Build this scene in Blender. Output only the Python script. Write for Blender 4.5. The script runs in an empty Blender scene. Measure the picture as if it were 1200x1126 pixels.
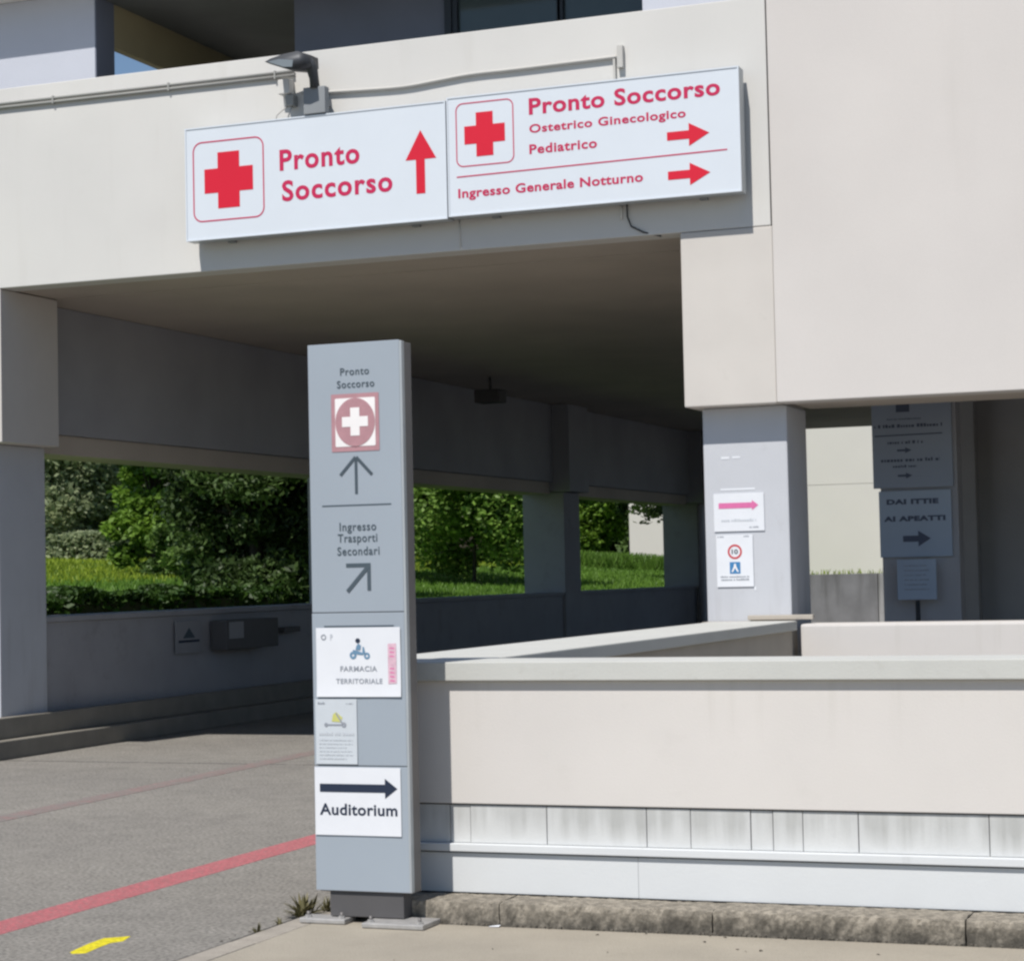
import bpy, bmesh, math, random
import numpy as np
from mathutils import Vector, Matrix

# ------------------------------------------------------------------ camera, world, sun, exposure
S = bpy.context.scene
C = S.collection
PI = math.pi
random.seed(7)
RNG = np.random.default_rng(7)

cam_d = bpy.data.cameras.new('camera'); cam = bpy.data.objects.new('camera', cam_d); C.objects.link(cam)
S.camera = cam
yaw, pit, rol = (math.radians(a) for a in (21.0, 2.545, 1.271))
fwd = Vector((-math.sin(yaw)*math.cos(pit), math.cos(yaw)*math.cos(pit), math.sin(pit)))
rgt = Vector((math.cos(yaw), math.sin(yaw), 0)); upv = rgt.cross(fwd)
r2 = rgt*math.cos(rol) - upv*math.sin(rol); u2 = upv*math.cos(rol) + rgt*math.sin(rol)
M = Matrix((r2, u2, -fwd)).transposed().to_4x4(); M.translation = (0, 0, 1.55)
cam.matrix_world = M
cam_d.sensor_fit = 'HORIZONTAL'; cam_d.sensor_width = 36.0
cam_d.lens = 2463.8/1200*36.0
cam_d.clip_start = 0.1; cam_d.clip_end = 3000

sun_dir = Vector((0.15, 1.0, -1.47)).normalized()
elev = math.asin(-sun_dir.z); azim = math.atan2(-sun_dir.x, -sun_dir.y)
W = bpy.data.worlds.new('World'); S.world = W; W.use_nodes = True
nt = W.node_tree; nt.nodes.clear()
wo = nt.nodes.new('ShaderNodeOutputWorld'); wb = nt.nodes.new('ShaderNodeBackground'); ws = nt.nodes.new('ShaderNodeTexSky')
ws.sky_type = 'NISHITA'; ws.sun_disc = False; ws.sun_elevation = elev; ws.sun_rotation = azim % (2*PI)
ws.air_density = 1.0; ws.dust_density = 0.2; ws.ozone_density = 3.0
wb.inputs['Strength'].default_value = 0.076
nt.links.new(ws.outputs[0], wb.inputs[0]); nt.links.new(wb.outputs[0], wo.inputs[0])
sd = bpy.data.lights.new('sun', 'SUN'); sd.energy = 4.2; sd.angle = math.radians(0.53); sd.color = (1.0, 0.955, 0.89)
so = bpy.data.objects.new('sun', sd); C.objects.link(so); so.rotation_euler = sun_dir.to_track_quat('-Z', 'Y').to_euler()
S.view_settings.view_transform = 'Standard'; S.view_settings.look = 'None'
S.view_settings.gamma = 1.0; S.view_settings.use_curve_mapping = False
S.view_settings.exposure = 0.27
S.cycles.filter_width = 2.5
S.cycles.max_bounces = 10; S.cycles.diffuse_bounces = 8
try: S.cycles.use_denoising = True
except Exception: pass

# ------------------------------------------------------------------ materials
def mat(name, col, rough=0.85, var=0.06, nscale=2.5, bump=0.0, bscale=60, col2=None, spots=None, streak=None,
        metal=0.0, spec=0.3, big=0.0, grain=0.0, gscale=200):
    """plain painted / mineral surface: noise in value, optional dirt spots, vertical streaks, fine grain and relief"""
    m = bpy.data.materials.new(name); m.use_nodes = True
    t = m.node_tree; N = t.nodes; L = t.links; b = N['Principled BSDF']
    b.inputs['Roughness'].default_value = rough; b.inputs['Metallic'].default_value = metal
    b.inputs['Specular IOR Level'].default_value = spec
    geo = N.new('ShaderNodeNewGeometry'); pos = geo.outputs['Position']
    def noise(scale, detail=4, vec=None, rough_=0.55):
        n = N.new('ShaderNodeTexNoise'); n.inputs['Scale'].default_value = scale; n.inputs['Detail'].default_value = detail
        n.inputs['Roughness'].default_value = rough_
        L.new(vec or pos, n.inputs['Vector']); return n.outputs['Fac']
    def ramp(src, a, b_, ca=(0, 0, 0, 1), cb=(1, 1, 1, 1)):
        r = N.new('ShaderNodeValToRGB'); r.color_ramp.elements[0].position = a; r.color_ramp.elements[1].position = b_
        r.color_ramp.elements[0].color = ca; r.color_ramp.elements[1].color = cb
        L.new(src, r.inputs[0]); return r.outputs[0]
    def mix(fac, a, b_, mode='MIX'):
        x = N.new('ShaderNodeMix'); x.data_type = 'RGBA'; x.blend_type = mode
        if isinstance(fac, float): x.inputs[0].default_value = fac
        else: L.new(fac, x.inputs[0])
        for i, v in ((6, a), (7, b_)):
            if isinstance(v, tuple): x.inputs[i].default_value = v if len(v) == 4 else v+(1,)
            else: L.new(v, x.inputs[i])
        return x.outputs[2]
    lo = tuple(max(c*(1-var), 0) for c in col)+(1,); hi = tuple(c*(1+var) for c in col)+(1,)
    c = ramp(noise(nscale), 0.3, 0.7, lo, hi)
    if big: c = mix(ramp(noise(0.45, 3), 0.35, 0.7), c, mix(1.0, c, (1-big, 1-big, 1-big*0.9), 'MULTIPLY'))
    if grain:
        g = ramp(noise(gscale, 2), 0.25, 0.75, (1-grain,)*3+(1,), (1+grain,)*3+(1,)); c = mix(1.0, c, g, 'MULTIPLY')
    if spots:
        sc, a, b_, sc_col, amt = spots
        s = ramp(noise(sc, 6, None, 0.7), a, b_); mm = N.new('ShaderNodeMath'); mm.operation = 'MULTIPLY'; mm.inputs[1].default_value = amt
        L.new(s, mm.inputs[0]); c = mix(mm.outputs[0], c, sc_col)
    if streak:
        sx, sz, a, b_, s_col, amt, z0, z1 = streak     # vertical runs of dirt, strongest at z1, gone at z0
        mp = N.new('ShaderNodeMapping'); mp.inputs['Scale'].default_value = (sx, sx, sz); L.new(pos, mp.inputs[0])
        s = ramp(noise(1.0, 4, mp.outputs[0], 0.6), a, b_)
        sep = N.new('ShaderNodeSeparateXYZ'); L.new(pos, sep.inputs[0])
        mr = N.new('ShaderNodeMapRange'); mr.inputs[1].default_value = z0; mr.inputs[2].default_value = z1
        nz = noise(1.0, 4, mp.outputs[0]); ad = N.new('ShaderNodeMath'); ad.operation = 'MULTIPLY_ADD'; ad.inputs[1].default_value = (z1-z0)*2.2; 
        sb = N.new('ShaderNodeMath'); sb.operation = 'SUBTRACT'; L.new(nz, sb.inputs[0]); sb.inputs[1].default_value = 0.5
        L.new(sb.outputs[0], ad.inputs[0]); L.new(sep.outputs[2], ad.inputs[2]); L.new(ad.outputs[0], mr.inputs[0])
        m1 = N.new('ShaderNodeMath'); m1.operation = 'MULTIPLY'; L.new(s, m1.inputs[0]); L.new(mr.outputs[0], m1.inputs[1])
        m2 = N.new('ShaderNodeMath'); m2.operation = 'MULTIPLY'; L.new(m1.outputs[0], m2.inputs[0]); m2.inputs[1].default_value = amt
        c = mix(m2.outputs[0], c, s_col)
    L.new(c, b.inputs['Base Color'])
    if bump:
        bp = N.new('ShaderNodeBump'); bp.inputs['Strength'].default_value = bump; bp.inputs['Distance'].default_value = 0.01
        L.new(noise(bscale, 5), bp.inputs['Height']); L.new(bp.outputs[0], b.inputs['Normal'])
    return m

m_fascia = mat('cream_render', (0.615, 0.605, 0.58), var=0.025, nscale=1.2, bump=0.08, bscale=90, big=0.07, grain=0.04,
               spots=(2.2, 0.62, 0.8, (0.52, 0.505, 0.475), 0.35), streak=(3.5, 0.35, 0.55, 0.8, (0.40, 0.38, 0.34), 0.25, 3.0, 8.0))
m_fascia2 = mat('pinkish_render', (0.595, 0.565, 0.54), var=0.025, nscale=1.0, bump=0.08, bscale=90, big=0.05, grain=0.03,
               streak=(2.5, 0.3, 0.55, 0.85, (0.42, 0.39, 0.36), 0.18, 2.0, 9.0))
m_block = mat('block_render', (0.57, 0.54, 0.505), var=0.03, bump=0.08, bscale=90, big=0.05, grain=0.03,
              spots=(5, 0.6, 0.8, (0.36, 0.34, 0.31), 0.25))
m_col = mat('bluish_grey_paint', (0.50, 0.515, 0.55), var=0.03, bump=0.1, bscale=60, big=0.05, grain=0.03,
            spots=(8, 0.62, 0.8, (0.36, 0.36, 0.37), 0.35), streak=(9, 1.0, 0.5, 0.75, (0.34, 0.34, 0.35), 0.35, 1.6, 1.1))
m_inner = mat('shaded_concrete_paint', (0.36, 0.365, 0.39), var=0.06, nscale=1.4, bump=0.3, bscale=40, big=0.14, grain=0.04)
m_soffit = mat('soffit_concrete', (0.50, 0.445, 0.385), var=0.05, nscale=1.2, bump=0.3, bscale=30, big=0.15, grain=0.04)
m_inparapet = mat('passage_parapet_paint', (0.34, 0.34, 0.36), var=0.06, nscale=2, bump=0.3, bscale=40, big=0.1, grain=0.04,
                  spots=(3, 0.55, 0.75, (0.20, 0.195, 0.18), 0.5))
m_wall = mat('boundary_render', (0.60, 0.575, 0.55), var=0.025, nscale=2.0, bump=0.07, bscale=90, big=0.06, grain=0.035,
             spots=(3.2, 0.6, 0.8, (0.50, 0.48, 0.45), 0.35), streak=(14, 0.8, 0.55, 0.8, (0.44, 0.42, 0.38), 0.35, 0.85, 1.08))
m_kerbshade = mat('shade_brown_concrete', (0.23, 0.215, 0.185), var=0.1, nscale=4, bump=0.3, bscale=50, big=0.1, grain=0.08)  # dark brown carries the shade on the plinth and raised kerb
m_rampside = mat('ramp_wall_render', (0.42, 0.385, 0.335), var=0.05, bump=0.1, bscale=80, big=0.08, grain=0.03)
m_cap = mat('cap_paint', (0.50, 0.505, 0.48), var=0.03, nscale=3, bump=0.1, bscale=80, big=0.05, grain=0.03,
            spots=(7, 0.58, 0.78, (0.36, 0.35, 0.31), 0.45))
m_strip = mat('weathered_strip', (0.56, 0.57, 0.57), var=0.03, nscale=5, bump=0.08, bscale=70, grain=0.03,
              streak=(12, 1.0, 0.25, 0.66, (0.35, 0.355, 0.345), 0.75, 0.365, 0.46))
m_lower = mat('lower_panel_paint', (0.60, 0.62, 0.635), var=0.02, nscale=3, bump=0.06, bscale=80, grain=0.02,
              streak=(4.5, 0.6, 0.62, 0.78, (0.38, 0.39, 0.39), 0.7, 0.17, 0.31))
m_kerb = mat('lichen_kerb', (0.30, 0.268, 0.22), var=0.12, nscale=14, bump=0.5, bscale=55, grain=0.2, gscale=120,
             spots=(26, 0.40, 0.58, (0.075, 0.068, 0.055), 0.6),
             streak=(16, 9, 0.25, 0.60, (0.055, 0.05, 0.042), 0.85, 0.105, 0.03))
m_walk = mat('pavement_concrete', (0.35, 0.315, 0.255), var=0.07, nscale=3, bump=0.5, bscale=120, grain=0.12, gscale=150, big=0.12,
             spots=(4, 0.6, 0.75, (0.22, 0.19, 0.15), 0.4))
m_edge = mat('edge_concrete', (0.32, 0.29, 0.25), var=0.1, nscale=9, bump=0.6, bscale=110, grain=0.16, gscale=140)
m_road = mat('asphalt', (0.240, 0.226, 0.203), rough=0.9, var=0.10, nscale=5, bump=0.8, bscale=130, grain=0.50, gscale=48, big=0.13,
             spots=(1.3, 0.55, 0.75, (0.15, 0.142, 0.13), 0.45))
def paint_mat(name, col, wear, a=0.45, b=0.6, sc_=40):
    m = mat(name, col, rough=0.8, var=0.1, nscale=8, bump=0.8, bscale=230, grain=0.35, gscale=48,
            spots=(sc_, a, b, (0.225, 0.213, 0.198), wear))
    return m
m_red = paint_mat('red_road_paint', (0.47, 0.135, 0.15), 0.45)
m_redf = paint_mat('worn_red_road_paint', (0.27, 0.185, 0.175), 1.0, 0.36, 0.62, 9)
m_yel = paint_mat('yellow_road_paint', (0.72, 0.62, 0.02), 0.15, 0.55, 0.75)
m_joint = mat('dirty_joint_filler', (0.085, 0.08, 0.075), var=0.3, nscale=3, spots=(5, 0.5, 0.65, (0.20, 0.19, 0.175), 0.8))
m_dark = mat('dark_joint', (0.03, 0.03, 0.03), var=0.2)
m_sign = mat('white_sign_face', (0.62, 0.665, 0.72), rough=0.35, var=0.015, spec=0.4)
m_frame = mat('sign_frame_aluminium', (0.42, 0.45, 0.47), rough=0.4, metal=0.3)
m_vred = mat('red_vinyl', (0.60, 0.012, 0.035), rough=0.5, var=0.02)
m_vred2 = mat('crimson_vinyl', (0.50, 0.018, 0.085), rough=0.5, var=0.02)
m_totem = mat('silver_panel', (0.315, 0.36, 0.41), rough=0.45, var=0.025, nscale=1.5, big=0.05, spec=0.35)
m_tside = mat('totem_shade_side_metal', (0.16, 0.152, 0.15), rough=0.5, metal=0.2, var=0.05)  # darkened so the colour itself carries the shade on the totem's side
m_plinth = mat('dark_grey_metal', (0.085, 0.083, 0.086), rough=0.6, var=0.08, grain=0.05)
m_foot = mat('galvanised_plate', (0.42, 0.41, 0.40), rough=0.5, metal=0.4, var=0.12, nscale=20)
m_print = mat('dark_grey_print', (0.062, 0.085, 0.105), rough=0.7)
m_navy = mat('navy_print', (0.018, 0.028, 0.055), rough=0.7)
m_faded = mat('faded_red_print', (0.40, 0.22, 0.245), rough=0.6, var=0.06, nscale=30)
m_iconwhite = mat('icon_white', (0.78, 0.76, 0.76), rough=0.6)
m_paper = mat('white_paper', (0.68, 0.70, 0.74), rough=0.6, var=0.02, nscale=9)
m_paper2 = mat('grey_paper', (0.52, 0.56, 0.60), rough=0.6, var=0.03, nscale=9)
m_pgrey = mat('paper_grey_print', (0.26, 0.28, 0.32), rough=0.7)
m_pgrey2 = mat('pale_grey_print', (0.46, 0.49, 0.53), rough=0.7)
m_pink = mat('pink_print', (0.62, 0.15, 0.34), rough=0.6, var=0.05, nscale=40)
m_palepink = mat('pale_pink_print', (0.62, 0.42, 0.50), rough=0.6, var=0.12, nscale=60)
m_blue = mat('blue_print', (0.05, 0.20, 0.42), rough=0.6)
m_teal = mat('steel_blue_print', (0.13, 0.24, 0.36), rough=0.6)
m_olive = mat('yellow_print', (0.50, 0.50, 0.16), rough=0.6)
m_lamp = mat('lamp_grey', (0.06, 0.064, 0.072), rough=0.5, metal=0.3)
m_lampglass = mat('lamp_glass', (0.19, 0.215, 0.23), rough=0.15, spec=0.6)
m_plate = mat('bracket_grey', (0.24, 0.255, 0.27), rough=0.6, var=0.06)
m_conduit = mat('grey_conduit', (0.30, 0.30, 0.285), rough=0.6, var=0.05)
m_pipe = mat('white_conduit', (0.47, 0.46, 0.435), rough=0.6, var=0.05)
m_box = mat('white_plastic', (0.62, 0.61, 0.59), rough=0.5)
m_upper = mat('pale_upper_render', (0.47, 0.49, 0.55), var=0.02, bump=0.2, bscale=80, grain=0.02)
m_upnavy = mat('navy_cladding_and_shade', (0.16, 0.18, 0.235), rough=0.6, var=0.05)
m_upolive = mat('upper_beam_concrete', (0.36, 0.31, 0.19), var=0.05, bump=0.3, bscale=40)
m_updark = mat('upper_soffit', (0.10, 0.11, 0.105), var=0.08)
m_glass = mat('window_glass', (0.07, 0.095, 0.10), rough=0.08, spec=0.5, var=0.05)
m_winframe = mat('window_frame', (0.035, 0.045, 0.06), rough=0.5)
m_white_b = mat('far_building_render', (0.57, 0.55, 0.505), var=0.02, nscale=0.3, big=0.04)
m_garden = mat('old_garden_wall', (0.17, 0.172, 0.178), var=0.15, nscale=2, grain=0.1,
               streak=(2.5, 0.3, 0.4, 0.7, (0.07, 0.07, 0.068), 0.8, 0.2, 1.4))
m_garden2 = mat('pale_garden_wall', (0.30, 0.30, 0.30), var=0.15, nscale=2, grain=0.1,
               streak=(5, 0.3, 0.4, 0.6, (0.09, 0.09, 0.085), 0.9, 0.1, 1.3))
m_darkpaper = mat('dull_paper', (0.27, 0.272, 0.29), rough=0.6)
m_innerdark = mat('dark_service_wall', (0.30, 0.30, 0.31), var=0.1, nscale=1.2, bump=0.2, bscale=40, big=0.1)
m_board3 = mat('signboard_slate', (0.26, 0.30, 0.375), rough=0.5, var=0.04, nscale=2)
m_navy2 = mat('faded_navy_print', (0.07, 0.085, 0.13), rough=0.7)
m_board = mat('signboard_grey', (0.31, 0.375, 0.475), rough=0.5, var=0.04, nscale=2)
m_board2 = mat('signboard_pale', (0.44, 0.50, 0.56), rough=0.5, var=0.04, nscale=2)
m_lawn = mat('lawn_soil_green', (0.085, 0.165, 0.022), var=0.25, nscale=1.5, grain=0.35, gscale=8,
             spots=(0.35, 0.5, 0.75, (0.12, 0.20, 0.02), 0.5))
m_ground = mat('outer_ground', (0.16, 0.155, 0.14), var=0.15, nscale=0.3)
m_bark = mat('bark', (0.05, 0.042, 0.032), var=0.3, nscale=12, bump=0.8, bscale=25)

def leaf_mat(name, col, var=0.35, trans=0.35):
    m = bpy.data.materials.new(name); m.use_nodes = True
    t = m.node_tree; N = t.nodes; L = t.links; b = N['Principled BSDF']
    a = N.new('ShaderNodeAttribute'); a.attribute_name = 'tone'
    r = N.new('ShaderNodeValToRGB'); r.color_ramp.elements[0].color = tuple(c*(1-var) for c in col)+(1,)
    r.color_ramp.elements[1].color = (col[0]*(1+var*1.4), col[1]*(1+var), col[2]*(1+var*0.5), 1)
    L.new(a.outputs['Fac'], r.inputs[0]); L.new(r.outputs[0], b.inputs['Base Color'])
    b.inputs['Roughness'].default_value = 0.5; b.inputs['Specular IOR Level'].default_value = 0.3
    tr = N.new('ShaderNodeBsdfTranslucent'); L.new(r.outputs[0], tr.inputs[0])
    mx = N.new('ShaderNodeMixShader'); mx.inputs[0].default_value = trans
    L.new(b.outputs[0], mx.inputs[1]); L.new(tr.outputs[0], mx.inputs[2]); L.new(mx.outputs[0], N['Material Output'].inputs[0])
    return m
l_grey = leaf_mat('greyish_leaves', (0.30, 0.37, 0.23), 0.35, 0.5)
l_bright = leaf_mat('bright_leaves', (0.14, 0.26, 0.035), 0.35, 0.4)
l_dark = leaf_mat('dark_leaves', (0.062, 0.115, 0.042), 0.75, 0.3)
l_maple = leaf_mat('maple_leaves', (0.15, 0.28, 0.06), 0.6, 0.4)
l_mid = leaf_mat('mid_green_leaves', (0.10, 0.185, 0.045), 0.5)
l_hedge = leaf_mat('hedge_leaves', (0.03, 0.07, 0.012), 0.5, 0.2)
l_yel = leaf_mat('yellow_green_grass', (0.23, 0.32, 0.03), 0.3, 0.35)
l_grass = leaf_mat('green_grass', (0.115, 0.225, 0.035), 0.3, 0.35)
l_weed = leaf_mat('dry_weed_leaves', (0.105, 0.105, 0.055), 0.55, 0.1)

# ------------------------------------------------------------------ builders
def wloc(o):
    v = Vector((0, 0, 0))
    while o: v += o.location; o = o.parent
    return v
def tag(o, label=None, cat=None, group=None, kind=None):
    for k, v in (('label', label), ('category', cat), ('group', group), ('kind', kind)):
        if v: o[k] = v
    return o
def thing(name, label, cat, loc, group=None):
    o = bpy.data.objects.new(name, None); o.empty_display_size = 0.2; C.objects.link(o); o.location = loc
    return tag(o, label, cat, group)
def mk(name, V, F, m, parent=None, smooth=False, loc=None):
    """V in world coordinates; stored relative to the parent (or to loc)"""
    base = wloc(parent) if parent else Vector(loc or (0, 0, 0))
    me = bpy.data.meshes.new(name)
    V = np.asarray(V, dtype=float) - np.array(base)
    me.from_pydata(V.tolist(), [], [list(f) for f in F]); me.materials.append(m); me.update()
    if smooth: me.shade_smooth()
    o = bpy.data.objects.new(name, me); C.objects.link(o)
    if parent: o.parent = parent
    elif loc: o.location = loc
    return o
class MB:
    def __init__(s): s.V = []; s.F = []
    def add(s, V, F):
        n = len(s.V); s.V += [tuple(v) for v in V]; s.F += [tuple(i+n for i in f) for f in F]; return s
    def box(s, x0, x1, y0, y1, z0, z1, bev=0.0):
        if bev:
            bm = bmesh.new(); bmesh.ops.create_cube(bm, size=1.0)
            for v in bm.verts:
                v.co = Vector((x0+(v.co.x+.5)*(x1-x0), y0+(v.co.y+.5)*(y1-y0), z0+(v.co.z+.5)*(z1-z0)))
            bmesh.ops.bevel(bm, geom=bm.edges[:], offset=bev, segments=2, profile=0.6, affect='EDGES')
            bm.verts.index_update()
            s.add([v.co[:] for v in bm.verts], [[v.index for v in f.verts] for f in bm.faces]); bm.free(); return s
        V = [(x, y, z) for z in (z0, z1) for y in (y0, y1) for x in (x0, x1)]
        return s.add(V, [(0, 2, 3, 1), (4, 5, 7, 6), (0, 1, 5, 4), (2, 6, 7, 3), (0, 4, 6, 2), (1, 3, 7, 5)])
    def tube(s, pts, r, n=8):
        pts = [Vector(p) for p in pts]; rs = r if isinstance(r, (list, tuple)) else [r]*len(pts); rings = []
        for i, p in enumerate(pts):
            d = (pts[min(i+1, len(pts)-1)]-pts[max(i-1, 0)]).normalized()
            a = d.orthogonal().normalized() if i == 0 else (a - d*a.dot(d)).normalized()
            b = d.cross(a)
            rings.append([p+(a*math.cos(2*PI*k/n)+b*math.sin(2*PI*k/n))*rs[i] for k in range(n)])
        V = [v[:] for R in rings for v in R]
        F = [(i*n+k, i*n+(k+1) % n, (i+1)*n+(k+1) % n, (i+1)*n+k) for i in range(len(pts)-1) for k in range(n)]
        F += [tuple(range(n))[::-1], tuple(range((len(pts)-1)*n, len(pts)*n))]
        return s.add(V, F)
    def poly(s, pts2, y, th=0.0012):
        """flat shape in an XZ plane facing the camera side, pts2 = (x, z) counter-clockwise; a film of thickness th"""
        n = len(pts2); V = [(x, y, z) for x, z in pts2]+[(x, y+th, z) for x, z in pts2]
        F = [tuple(range(n))]+[(i, i+n, (i+1) % n+n, (i+1) % n) for i in range(n)]
        return s.add(V, F)
    def ring(s, cx, cz, r0, r1, y, n=32):
        for k in range(n):
            a, b = 2*PI*k/n, 2*PI*(k+1)/n
            s.poly([(cx+r0*math.cos(a), cz+r0*math.sin(a)), (cx+r1*math.cos(a), cz+r1*math.sin(a)),
                    (cx+r1*math.cos(b), cz+r1*math.sin(b)), (cx+r0*math.cos(b), cz+r0*math.sin(b))], y)
        return s
    def build(s, name, m, parent=None, smooth=False, loc=None): return mk(name, s.V, s.F, m, parent, smooth, loc)
def box(name, x0, x1, y0, y1, z0, z1, m, parent=None, bev=0.0, loc=None):
    return MB().box(x0, x1, y0, y1, z0, z1, bev).build(name, m, parent, False, loc)
def textshape(body, x0, x1, z0, z1, y, bold=0.0, spacing=1.0):
    """outline lettering scaled so that its ink fills x0..x1, z0..z1 on the plane y"""
    cu = bpy.data.curves.new('lettering', 'FONT'); cu.body = body; cu.offset = bold; cu.resolution_u = 4; cu.space_character = spacing
    ob = bpy.data.objects.new('lettering', cu); C.objects.link(ob)
    dg = bpy.context.evaluated_depsgraph_get(); me = bpy.data.meshes.new_from_object(ob.evaluated_get(dg))
    V = np.array([v.co[:] for v in me.vertices]); F = [list(p.vertices) for p in me.polygons]
    bpy.data.objects.remove(ob); bpy.data.curves.remove(cu); bpy.data.meshes.remove(me)
    if len(V) == 0: return [], []
    mn, mx = V.min(0), V.max(0)
    X = x0+(V[:, 0]-mn[0])/(mx[0]-mn[0])*(x1-x0); Z = z0+(V[:, 1]-mn[1])/(mx[1]-mn[1])*(z1-z0)
    return np.stack([X, np.full_like(X, y), Z], 1), F
def text(name, body, x0, x1, z0, z1, y, m, parent, bold=0.0, spacing=1.0):
    V, F = textshape(body, x0, x1, z0, z1, y, bold, spacing)
    if ' ' not in body: return mk(name, V, F, m, parent)
    # one object per word: cut at the widest gaps along the line
    iv = sorted((V[f, 0].min(), V[f, 0].max()) for f in F); gaps = []; e = iv[0][1]
    for a, b in iv[1:]:
        if a > e: gaps.append((a-e, (a+e)/2))
        e = max(e, b)
    cuts = sorted(g[1] for g in sorted(gaps)[-body.count(' '):]); fx = [V[f, 0].mean() for f in F]; o = None
    for k, (lo, hi) in enumerate(zip([-1e9]+cuts, cuts+[1e9])):
        sel = [f for f, c in zip(F, fx) if lo < c <= hi]; idx = sorted({i for f in sel for i in f}); mp = {i: j for j, i in enumerate(idx)}
        o = mk(name, V[idx], [[mp[i] for i in f] for f in sel], m, parent)
    return o
def cross(cx, cz, w, h, t, y):
    a, b, c = w/2, h/2, t/2
    return MB().poly([(cx-c, cz-b), (cx+c, cz-b), (cx+c, cz-c), (cx+a, cz-c), (cx+a, cz+c), (cx+c, cz+c), (cx+c, cz+b), (cx-c, cz+b),
                      (cx-c, cz+c), (cx-a, cz+c), (cx-a, cz-c), (cx-c, cz-c)], y)
def rounded(x0, x1, z0, z1, r, n=6):
    P = []
    for cx, cz, a0 in ((x1-r, z0+r, -PI/2), (x1-r, z1-r, 0), (x0+r, z1-r, PI/2), (x0+r, z0+r, PI)):
        P += [(cx+r*math.cos(a0+PI/2*k/n), cz+r*math.sin(a0+PI/2*k/n)) for k in range(n+1)]
    return P
def outline(x0, x1, z0, z1, r, w, y):
    A, B = rounded(x0, x1, z0, z1, r), rounded(x0+w, x1-w, z0+w, z1-w, max(r-w, 0.001)); mb = MB(); n = len(A)
    for i in range(n): j = (i+1) % n; mb.poly([A[i], A[j], B[j], B[i]], y)
    return mb
def arrow_right(x0, x1, cz, shaft, head, hw, y):
    return MB().poly([(x0, cz-shaft/2), (x1-head, cz-shaft/2), (x1-head, cz-hw/2), (x1, cz), (x1-head, cz+hw/2), (x1-head, cz+shaft/2), (x0, cz+shaft/2)], y)
def stroke(p, q, w):
    p, q = Vector((p[0], p[1])), Vector((q[0], q[1])); d = (q-p).normalized(); n = Vector((-d.y, d.x))*w/2
    return [tuple(p-n), tuple(q-n), tuple(q+n), tuple(p+n)]
def scribble(x0, x1, z, h, y, seed, mb=None):
    """a line of print too small to read: little separate strokes"""
    mb = mb or MB(); r = random.Random(seed); x = x0
    while x < x1:
        w = r.uniform(0.35, 0.9)*h; g = 0.25*h if r.random() > 0.18 else 0.8*h
        hh = h*(1.0 if r.random() < 0.25 else 0.72)
        mb.poly([(x, z), (min(x+w, x1), z), (min(x+w, x1), z+hh), (x, z+hh)], y); x += w+g
    return mb

# ================================================================== THE SETTING
def marking(name, pts, z, m, parent):
    n = len(pts); V = [(x, y, z) for x, y in pts]+[(x, y, -0.03) for x, y in pts]
    return mk(name, V, [tuple(range(n))]+[(i+n, (i+1) % n+n, (i+1) % n, i) for i in range(n)], m, parent)
# ground sheets
def sheet(name, pts, z, m, parent=None, kind='structure'):
    o = mk(name, [(x, y, z) for x, y in pts], [tuple(range(len(pts)))], m, parent)
    if not parent and kind: o['kind'] = kind
    return o
sheet('ground', [(-1500, -400), (1500, -400), (1500, 2500), (-1500, 2500)], -0.03, m_ground)
road = sheet('road', [(-30, -12), (-4.41, -12), (-4.41, 60), (-30, 60)], 0.0, m_road)
sheet('passage_floor', [(-4.40, 9.3), (8, 9.3), (8, 60), (-4.40, 60)], -0.004, m_road)
marking('red_line', [(-5.765, 3), (-5.545, 3), (-5.545, 18.0), (-5.765, 18.0)], 0.0012, m_red, road)
marking('red_line', [(-8.02, 3), (-7.82, 3), (-8.42, 18.6), (-8.62, 18.6)], 0.002, m_redf, road)
# the yellow dash: an irregular sprayed arrow-like mark
marking('yellow_mark', [(-4.985, 7.665), (-4.955, 7.632), (-4.905, 7.660), (-4.925, 7.80), (-4.935, 7.900), (-4.905, 7.955), (-4.94, 8.075), (-5.03, 8.00), (-5.02, 7.86)], 0.0012, m_yel, road)
marking('expansion_joint', [(-11.0, 15.82), (-4.4, 15.80), (-4.4, 15.835), (-11.0, 15.855)], 0.0012, m_joint, road)

# pavement of cast concrete with an edge strip of small stones
walk = MB().box(-4.27, 9, -12, 8.62, -0.2, 0.012).build('pavement', m_walk); walk['kind'] = 'structure'
y = 2.0
while y < 8.95:
    box('edge_stone', -4.405, -4.278, y+0.004, y+0.996, -0.2, 0.014+random.uniform(-.003, .003), m_edge, walk, 0.006); y += 1.0
mk('gutter_gap', [(-4.435, -12, .0035), (-4.39, -12, .0035), (-4.39, 9, .0035), (-4.435, 9, .0035)], [(0, 1, 2, 3)], m_dark, walk)

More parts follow.
